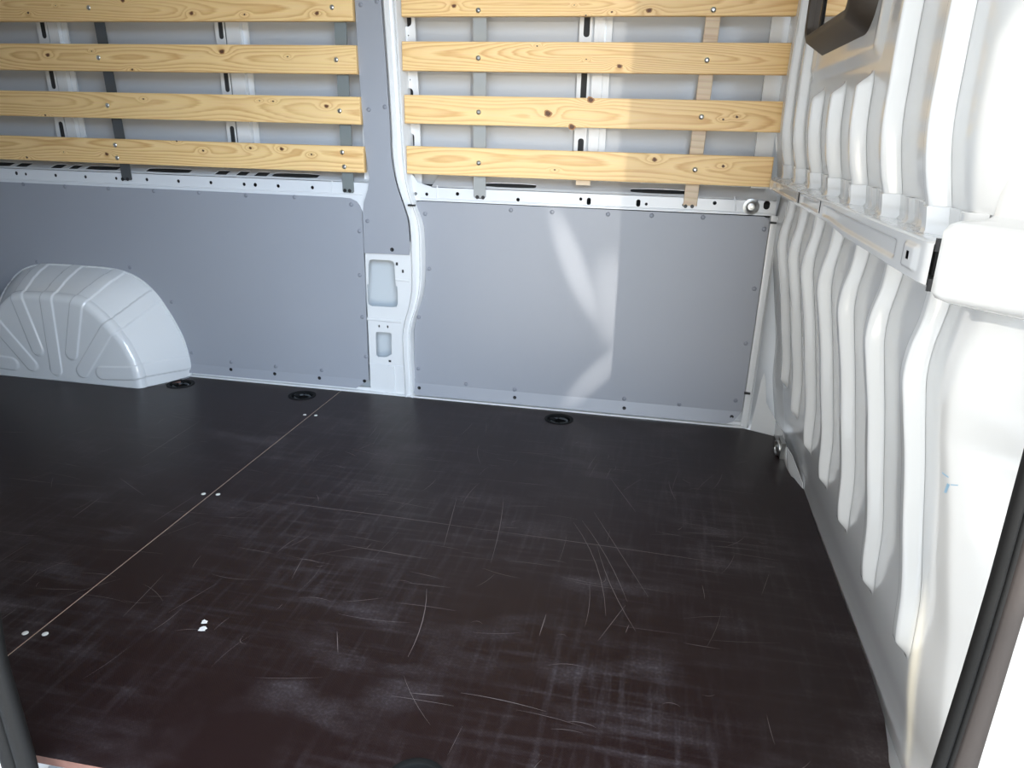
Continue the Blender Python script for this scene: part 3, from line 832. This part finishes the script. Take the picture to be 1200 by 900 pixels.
# ================================================================ LINING PANELS
def rivets(panel, pts, Yf, r=0.0078):
    rv = MB().lathe([(r, 0.0), (r * 0.95, 0.0012), (r * 0.6, 0.0026), (r * 0.2, 0.003)], 12, axis='-y')
    s0 = None
    for px, py in pts:
        c = on_wall(px, py, Yf)
        s0 = obj('rivet', rv, RIVET, panel, 50, (c[0], Yf, c[1])) if s0 is None else share(s0, 'rivet', panel, (c[0], Yf, c[1]))
def plugs(panel, pts, Yf, r=0.0068):
    pg = MB().lathe([(r, 0.0), (r, 0.0008), (r * 0.7, 0.001), (r * 0.55, 0.0002)], 12, axis='-y')
    s0 = None
    for px, py, dy in pts:
        c = on_wall(px, py, Yf + dy)
        s0 = obj('plug', pg, BLACK, panel, 50, (c[0], Yf + dy - 0.0003, c[1])) if s0 is None else share(s0, 'plug', panel, (c[0], Yf + dy - 0.0003, c[1]))

YP = 2.5715
def panel(outer, label, crease=None):
    """a lining board whose lower strip is bent a little towards the floor"""
    zc = crease
    def f(u, v, d):
        k = max(0.0, (zc - v)) if zc is not None else 0.0
        return (u, YP + d - 0.22 * k, v)
    o = obj('lining_panel', MB().plate(outer, [], f, 0.004), PANEL)
    return prop(o, label, 'panel', None)
def split_plate(pts, zc):                       # insert the crease points into the outline
    out = []
    n = len(pts)
    for i in range(n):
        a, b = pts[i], pts[(i + 1) % n]
        out.append(a)
        if (a[1] - zc) * (b[1] - zc) < 0:
            t = (zc - a[1]) / (b[1] - a[1])
            out.append((a[0] + t * (b[0] - a[0]), zc))
    return out
def creased(pts, zc, label):
    pts = split_plate(pts, zc)
    up = [p for p in pts if p[1] >= zc - 1e-9]
    lo = [p for p in pts if p[1] <= zc + 1e-9]
    m = MB()
    m.plate(up, [], lambda u, v, d: (u, YP + d, v), 0.004)
    m.plate(lo, [], lambda u, v, d: (u, YP + d - 0.26 * (zc - v), v), 0.004)
    return prop(obj('lining_panel', m, PANEL), label, 'panel')
arcL = [(-1.062, 0.70), (-1.072, 0.722), (-1.083, 0.735), (-1.105, 0.7445), (-1.14, 0.747)]
ARCHW = [(-.452, .052), (-.453, .08), (-.450, .10), (-.437, .165), (-.400, .245), (-.352, .325), (-.305, .375), (-.25, .406), (-.19, .422), (-.12, .428)]
notch = [(-2.295 + a * 0.985, b * 0.985) for a, b in ARCHW] + [(-2.295 - a * 0.985, b * 0.985) for a, b in ARCHW[::-1]]
notch[0] = (notch[0][0], 0.052); notch[-1] = (notch[-1][0], 0.052)
zc = 0.052
up = [(-3.09, zc)] + notch + [(-1.063, zc), (-1.064, 0.075), (-1.062, 0.45)] + arcL + [(-3.09, 0.7495)]
m = MB().plate(up, [], lambda u, v, d: (u, YP + d, v), 0.004)
for lo in ([(-3.09, 0.016), (-2.742, 0.016), (-2.742, zc), (-3.09, zc)], [(-1.848, 0.016), (-1.115, 0.016), (-1.085, 0.034), (-1.074, zc), (-1.848, zc)]):
    m.plate(lo, [], lambda u, v, d: (u, YP + d - 0.26 * (zc - v), v), 0.004)
pl = prop(obj('lining_panel', m, PANEL), 'large grey lining panel left of the grey pillar, above the wheel arch', 'panel')
rivets(pl, [(27, 216), (76, 218.7), (127, 221), (180, 223.7), (233, 226), (288, 229), (345, 231), (411.5, 239.7), (421, 271), (421.5, 322.5), (424.5, 371.5), (428.5, 418),
            (43, 307), (152, 313.5), (201, 354), (224.5, 413.5), (271, 424.3), (323, 429.5), (377, 434)], YP)
plugs(pl, [(270.7, 433, -0.006), (322, 438, -0.006), (374.4, 443, -0.006), (427.2, 446.5, -0.006)], YP)
pr_out = [(-0.868, 0.012), (0.30, 0.012), (0.325, 0.022), (0.351, 0.06), (0.357, 0.722), (0.352, 0.738), (0.338, 0.745), (-0.842, 0.746), (-0.853, 0.742), (-0.858, 0.730),
          (-0.838, 0.69), (-0.826, 0.655), (-0.823, 0.56), (-0.824, 0.47), (-0.833, 0.41), (-0.858, 0.335), (-0.873, 0.27), (-0.875, 0.15), (-0.873, 0.075), (-0.886, 0.07), (-0.886, 0.03)]
pr = creased(pr_out, 0.058, 'grey lining panel right of the grey pillar, between pillar and bulkhead')
rivets(pr, [(598.7, 246.2), (647, 248.5), (712.5, 251), (763.7, 252.7), (824, 254.7), (895.6, 268.6), (884, 338.5), (874, 402.5), (862, 469.5), (796, 474), (731.5, 467.5), (603, 456.5),
            (498, 250.5), (503, 315), (490.5, 371.5), (490, 432), (546, 450)], YP)
plugs(pr, [(603.2, 465.8, -0.007), (731.5, 478.2, -0.007), (857.5, 488.3, -0.005), (491.3, 454.5, -0.006)], YP)
cov = [(-1.0575, 0.551), (-0.884, 0.553)] + [(float(spline(zp, xi, q)) - 0.001, float(q)) for q in np.linspace(0.57, 1.86, 44)] + \
      [(-1.072, 1.86), (-1.053, 1.42), (-1.048, 1.16), (-1.038, 0.93), (-1.031, 0.86), (-1.026, 0.82), (-1.033, 0.78), (-1.050, 0.735), (-1.0565, 0.695)]
YC = 2.5630
pc = prop(obj('pillar_cover', MB().plate(cov, [], lambda u, v, d: (u, YC + d, v), 0.004), PANEL), 'tall narrow grey cover panel on the pillar between the slats', 'panel')
rivets(pc, [(422.5, 5.5), (441.5, 1.5), (432, 128.5), (450.8, 125.3), (430.5, 259)], YC)
plugs(pc, [(459.5, 292.5, 0)], YC, 0.0075)

# ================================================================ WHEEL ARCH
def arch():
    cx = -2.295
    Wp = [(.452, 0), (.454, .06), (.450, .10), (.437, .165), (.400, .245), (.352, .325), (.305, .375), (.25, .408), (.19, .424), (.12, .430), (0, .430)]
    Fp = [(.372, 0), (.368, .06), (.355, .115), (.325, .185), (.280, .245), (.230, .295), (.190, .328), (.155, .346), (.11, .354), (.06, .356), (0, .356)]
    def dens(p, n):
        p = np.array(p); p = np.vstack([p, [[-a, b] for a, b in p[::-1][1:]]])
        # round corners: resample + smooth
        s_ = np.concatenate([[0], np.cumsum(np.hypot(*np.diff(p, axis=0).T))])
        q = np.linspace(0, s_[-1], n)
        o = np.stack([np.interp(q, s_, p[:, 0]), np.interp(q, s_, p[:, 1])], 1)
        for _ in range(60):
            o[1:-1] = 0.25 * o[:-2] + 0.5 * o[1:-1] + 0.25 * o[2:]
        return o
    N = 441
    Wd, Fd = dens(Wp, N), dens(Fp, N)
    rings, rad = [], []
    for s_ in np.linspace(0, 1, 64):
        e = s_
        o = Wd * (1 - e) + Fd * e
        bulge = 0.008 * math.sin(PI * s_)
        rings.append(np.stack([cx + o[:, 0] * (1 + bulge / 0.4), np.full(N, 2.5705 - 0.165 * s_), o[:, 1] * (1 + bulge / 0.4)], 1)); rad.append(-1 + s_)
    R_ = 0.030
    for th in np.linspace(0, PI / 2, 16)[1:]:
        k = 1 - R_ * (1 - math.cos(th)) / 0.36
        rings.append(np.stack([cx + Fd[:, 0] * k, np.full(N, 2.4055 - R_ * math.sin(th)), Fd[:, 1] * k], 1)); rad.append(0.08 * th / (PI / 2))
    k0 = 1 - R_ / 0.36
    for q in np.linspace(0, 1, 70)[1:]:
        k = k0 * (1 - q)
        rings.append(np.stack([cx + Fd[:, 0] * k, np.full(N, 2.3755 + 0.004 * q), Fd[:, 1] * k], 1)); rad.append(0.08 + 0.92 * q)
    P = np.stack(rings, 1)                      # (N, rings, 3)
    # pressed fingers fanning out from the base
    du = np.gradient(P, axis=0); dv = np.gradient(P, axis=1)
    nrm = np.cross(du, dv); ln = np.linalg.norm(nrm, axis=2, keepdims=True); nrm = nrm / np.maximum(ln, 1e-9)
    if nrm[N // 2, 30, 1] > 0: nrm = -nrm
    rad = np.array(rad)
    jf = int(np.argmax(rad > 0.0)) + 15         # first ring of the flat front
    j0 = 63                                     # last ring of the upper side
    fing = [((-2.374, .127), (-2.427, .338), (-2.452, .411)), ((-2.305, .048), (-2.290, .354), (-2.296, .41)), ((-2.220, .122), (-2.150, .336), (-2.103, .414)),
            ((-2.184, .051), (-2.066, .207), (-1.951, .334)), ((-2.096, .052), (-1.952, .064), (-1.860, .058)),
            ((-2.416, .059), (-2.530, .209), (-2.640, .334)), ((-2.504, .055), (-2.640, .064), (-2.73, .058))]
    disp = np.zeros(P.shape[:2])
    for p0, p1, p2 in fing:
        a1 = int(np.argmin(np.hypot(P[:, j0, 0] - p1[0], P[:, j0, 2] - p1[1])))
        a2 = int(np.argmin(np.hypot(P[:, 0, 0] - p2[0], P[:, 0, 2] - p2[1])))
        a1 = min(max(a1, 8), N - 9); a2 = min(max(a2, 8), N - 9)
        path = [P[int(round(a2 + (a1 - a2) * (j - 6) / (j0 - 6))), j] for j in range(6, j0)]
        path += [P[a1, j] for j in range(j0, jf)]
        q0 = P[a1, jf]; q1 = np.array([p0[0], q0[1], p0[1]])
        path += [q0 + (q1 - q0) * t for t in np.linspace(0, 1, 60)]
        path = np.array(path)
        for k in range(0, P.shape[1]):
            dd = np.min(np.linalg.norm(P[:, k, None, :] - path[None], axis=2), axis=1)
            disp[:, k] = np.maximum(disp[:, k], smooth(0, 0.006, 0.0295 - dd))
    P = P + nrm * (disp * 0.0045)[..., None]
    P[..., 2] = np.maximum(P[..., 2], 0.0012)
    P[..., 1] = np.minimum(P[..., 1], 2.5705)
    m = MB().grid(P)
    # narrow flange on the lining board
    rim = [(cx + a, 2.5690, max(b, 0.006)) for a, b in Wd]
    o = obj('wheel_arch', m, PAINT, None, 70)
    obj('rim', MB().tube(rim[::4], 0.0045, 6), PAINT, o, 60)
    return prop(o, 'white pressed steel wheel arch with fanned ribs at the left on the floor', 'wheel arch')
arch()

# ================================================================ PINE SLATS
def slat(x0, x1, z0, z1, bolts, knots, label, seed, group, cz=None, ring=0.0085, mtl=None, name='pine_slat', y0=2.548, th=0.022):
    r = np.random.default_rng(seed)
    L, H = x1 - x0, z1 - z0
    nu, nv = max(2, int(L / 0.006)), max(2, int(H / 0.0038))
    u = np.linspace(0, L, nu + 1); v = np.linspace(0, H, nv + 1)
    U, V = np.meshgrid(u, v, indexing='ij')
    ph = r.uniform(0, 6.28, 6)
    c = (cz if cz is not None else H * r.uniform(0.2, 0.8)) + 0.010 * np.sin(U * 2.3 + ph[0]) + 0.005 * np.sin(U * 6.1 + ph[1])
    d = 0.030 + 0.020 * np.sin(U * 1.7 + ph[2]) + 0.012 * np.sin(U * 4.3 + ph[3]) + 0.004 * np.sin(U * 13 + ph[4])
    rr = np.sqrt((V - c) ** 2 + d ** 2)
    for (kx, kz, kr) in knots:
        du_, dv_ = U - (kx - x0), V - (kz - z0)
        q = (du_ / (kr * 5.5)) ** 2 + (dv_ / (kr * 2.4)) ** 2
        rr = rr + 0.020 * np.exp(-q)
    g = rr / ring + r.uniform(0, 1)
    m = MB()
    ch = 0.0018
    P = np.stack([x0 + ch + U * (L - 2 * ch) / L, np.full_like(U, y0), z0 + ch + V * (H - 2 * ch) / H], -1)
    m.grid(P)
    nf = len(m.v)
    # chamfered edges, sides and back
    a = [(x0 + ch, y0, z0 + ch), (x1 - ch, y0, z0 + ch), (x1 - ch, y0, z1 - ch), (x0 + ch, y0, z1 - ch)]
    b = [(x0, y0 + ch, z0), (x1, y0 + ch, z0), (x1, y0 + ch, z1), (x0, y0 + ch, z1)]
    e = [(x0, y0 + th, z0), (x1, y0 + th, z0), (x1, y0 + th, z1), (x0, y0 + th, z1)]
    F = []
    for i in range(4):
        j = (i + 1) % 4
        F += [(i, i + 4, j + 4, j), (i + 4, i + 8, j + 8, j + 4)]
    F.append((8, 11, 10, 9))
    F = [f[::-1] for f in F]
    m.add(a + b + e, [f[::-1] for f in F])
    o = obj(name, m, mtl or PINE)
    at = o.data.attributes.new('grain', 'FLOAT', 'POINT')
    ends = []
    for p in a + b + e:
        ends.append(((p[2] - z0) * 1.0 + (p[1] - y0) * 1.5) / ring)
    at.data.foreach_set('value', np.concatenate([g.reshape(-1), ends]).astype(np.float32))
    prop(o, label, 'slat', group)
    bm = MB().lathe([(0.0085, 0.0), (0.0085, 0.0012), (0.0068, 0.0032), (0.0038, 0.0045), (0.0030, 0.0030)], 14, axis='-y')
    s0 = None
    for bx, bz in bolts:
        s0 = obj('bolt', bm, ZINC, o, 40, (bx, y0, bz)) if s0 is None else share(s0, 'bolt', o, (bx, y0, bz))
    for kx, kz, kr in knots:
        pts = [(kx + kr * (1 + 0.15 * math.sin(3 * t + seed)) * math.cos(t), kz + kr * (0.85 + 0.15 * math.cos(2 * t + seed)) * math.sin(t)) for t in np.linspace(0, 2 * PI, 15)[:-1]]
        pts2 = [(kx + (a - kx) * 1.55, kz + (b - kz) * 1.45) for a, b in pts]
        if kr > 0.005:
            obj('knot_ring', MB().plate(pts2, [], lambda u, v, d_: (u, y0 - 0.00015 + d_, v), 0.001), KNOTRING, o)
        obj('knot', MB().plate(pts, [], lambda u, v, d_: (u, y0 - 0.0003 + d_, v), 0.001), KNOT, o)
    return o
def W(l, Yf=2.548): return [on_wall(px, py, Yf) for px, py in l]
def K(l): return [(*on_wall(px, py, 2.548), rr_) for px, py, rr_ in l]
GL = 'pine slats left of the grey pillar'
GR = 'pine slats right of the grey pillar'
ZL = [(1.3235, 1.417), (1.160, 1.2505), (0.9985, 1.0885), (0.8375, 0.9265)]
ZR = [(1.3370, 1.430), (1.1730, 1.263), (1.0065, 1.098), (0.8405, 0.9330)]
ORD = ['topmost', 'second from the top', 'third from the top', 'lowest']
boltL = [[(104, 9), (389, 8.5)], [(115.5, 67.5), (394, 70)], [(126, 123.5), (398, 130)], [(135, 170), (137.5, 185), (401, 178.5), (403.5, 195.5)]]
knotL = [[(33, 15, .0045), (144, 0.5, .0055), (224.5, 15.5, .0055), (286.5, 17, .0035), (371.5, 15.5, .0055), (65, 6.5, .002)],
         [(56, 64.5, .006), (107.5, 60, .0025), (260, 60.5, .0075), (155, 81.5, .0045), (337, 66.5, .003)],
         [(53, 135, .0045), (168, 116, .0035), (320, 118.7, .0035), (304, 118, .0025), (382.5, 124.5, .0058)],
         [(31.5, 184.5, .005), (125, 180.5, .0055), (207, 165.5, .0035), (238, 176.5, .0045), (293.5, 173.5, .005), (330, 174.5, .0055), (365, 181, .004), (74.5, 178, .002)]]
boltR = [[(560.5, 12), (836, 11.5)], [(560.5, 68), (828.5, 70.5)], [(561, 131.5), (822, 137)], [(561, 191), (814.5, 199)]]
knotR = [[(532, 7, .0055), (760.7, 12.3, .0065), (686.5, 18, .003), (717, 14, .0035), (673, 6, .002)],
         [(726, 77.7, .006), (629.5, 54, .003), (687, 69.5, .0025)],
         [(642, 133, .009), (670, 148.7, .008), (692, 117, .008), (847.5, 140, .0035), (863.5, 137, .0045)],
         [(767, 187, .0055), (847.5, 194.7, .005), (650, 199, .003)]]
XRB = [0.352, 0.351, 0.349, 0.341]
XLB = [-1.056, -1.050, -1.044, -1.038]
for i in range(4):
    slat(-3.05, XLB[i], *ZL[i], W(boltL[i]), K(knotL[i]), f'{ORD[i]} of the four pine slats left of the grey pillar', 11 + i, GL, cz=(0.045, 0.055, 0.05, 0.06)[i])
    slat((-0.887, -0.888, -0.884, -0.880)[i], XRB[i], *ZR[i], W(boltR[i]), K(knotR[i]), f'{ORD[i]} of the four pine slats right of the grey pillar', 31 + i, GR,
         cz=(0.03, 0.05, 0.04, 0.05)[i], ring=(0.0085, 0.0060, 0.0085, 0.0095)[i])

# ================================================================ STRAPS AND BATTEN
def strap(xt, xb, wd, zbot, mtl, label, holes, kink=None):
    """a flat steel strap behind the slats whose foot is screwed to the rail"""
    f = lambda u, v, d: (u, 2.5712 + d, v)
    k = (zbot - 1.2)
    xa = lambda zq: xb + (xt - xb) * (zq - zbot) / (1.45 - zbot)
    hs = [disc(*on_wall(px, py, 2.5712), 0.0052, 8) for px, py in holes]
    t = 1.75
    out = [(xa(zbot) - wd / 2 + 0.004, zbot), (xa(zbot) + wd / 2 - 0.004, zbot), (xa(zbot) + wd / 2, zbot + 0.004), (xa(t) + wd / 2, t), (xa(t) - wd / 2, t), (xa(zbot) - wd / 2, zbot + 0.004)]
    o = obj('strap', MB().plate(out, hs, f, 0.003, back=True), mtl)
    c = [on_wall(px, py, 2.5712) for px, py in holes]
    for q in c:
        obj('hole_shade', MB().lathe([(0.0066, 0.0), (0.0066, 0.0006), (0.003, 0.0003)], 12, axis='-y'), BLACK, o, 40, (q[0], 2.5711, q[1]))  # black disc as the shade in the strap hole
    return prop(o, label, 'strap')
strap(-2.040, -2.013, 0.042, 0.7765, DARKSTEEL, 'charcoal steel strap behind the left slats, nearest the wheel arch side', [(143.7, 210), (149.5, 210)])
strap(-1.112, -1.112, 0.043, 0.7645, GREYSTEEL, 'grey steel strap behind the left slats, close to the grey pillar', [(404.2, 223.2), (409.8, 223.6)])
strap(-0.629, -0.623, 0.044, 0.7665, GREYSTEEL2, 'light grey steel strap behind the right slats, nearer the grey pillar', [(559.3, 231), (566, 231.5)])
bt = slat(0.0775, 0.1225, 0.772, 1.75, [], [], 'pale wooden batten behind the right slats, nearer the bulkhead', 71, None, mtl=PALEPINE, name='batten', y0=2.5705, th=0.005, ring=0.02)
prop(bt, cat='batten')
for px, py in ((804.5, 241), (812.3, 241)):
    c = on_wall(px, py, 2.57)
    obj('hole_shade', MB().lathe([(0.0062, 0.0), (0.0062, 0.0006), (0.003, 0.0003)], 10, axis='-y'), BLACK, bt, 40, (c[0], 2.5705, c[1]))  # black disc drawn for the dark inside of the batten hole
# the batten leans a little, as photographed
for o in [bt]:
    o.rotation_euler = (0, 0.022, 0); o.location = (-0.022 * 0.90 * 1.0, 0, 0)
ca, cb = on_wall(675, 211, 2.572), on_wall(691.5, 217.3, 2.572)
prop(obj('spacer_block', MB().box(ca[0], cb[0], 2.5712, 2.5765, cb[1], 0.90), PALEPINE), 'short pale wooden block end peeping out under the lowest right slat', 'block')

# ================================================================ TIE-DOWN CUPS, FLAKES, SCUFFS
CUPLAB = ['black tie-down cup in the floor at the wheel arch corner', 'black tie-down cup in the floor by the far end of the board joint',
          'black tie-down cup in the floor below the right lining panel', 'black tie-down cup at the front edge of the floor']
for (x_, y_), lab in zip(CUPS, CUPLAB):
    e = prop(empty('tie_down_cup', (x_, y_, -0.013)), lab, 'tie-down', 'round tie-down cups sunk in the floor')
    obj('rim', MB().lathe([(0.0400, -0.004), (0.0405, 0.0140), (0.044, 0.0160), (0.0525, 0.0150), (0.0530, 0.0132)][::-1], 32), CUPM, e, 50)
    obj('dish', MB().lathe([(0.0405, -0.002), (0.034, -0.006), (0.001, -0.007)], 24), CUPM, e, 60)
    obj('ring', MB().tube([(0.030 * math.cos(2 * PI * k / 20), 0.026 * math.sin(2 * PI * k / 20), 0.0065) for k in range(20)], 0.0035, 8, closed=True), DARKSTEEL, e, 60)
    obj('pin', MB().box(-0.034, -0.014, -0.008, 0.008, -0.004, 0.014), CUPM, e)
for k, (px, py, s_, lab) in enumerate(((239.5, 729, 0.0085, 'white paper flake stuck on the brown floor, farther of the two'), (237, 737.5, 0.010, 'white paper flake stuck on the brown floor, nearer of the two'))):
    x_, y_ = on_floor(px, py)
    r = np.random.default_rng(90 + k)
    pts = [(x_ + s_ * r.uniform(.35, 1.2) * math.cos(t) * 1.1, y_ + s_ * r.uniform(.5, 1.1) * math.sin(t) * 0.9) for t in np.linspace(0, 2 * PI, 10)[:-1]]
    prop(obj('flake', MB().plate(pts, [], lambda u, v, d: (u, v, 0.0012 - d), 0.0010), CHIP), lab, 'flake', 'white flakes on the floor')
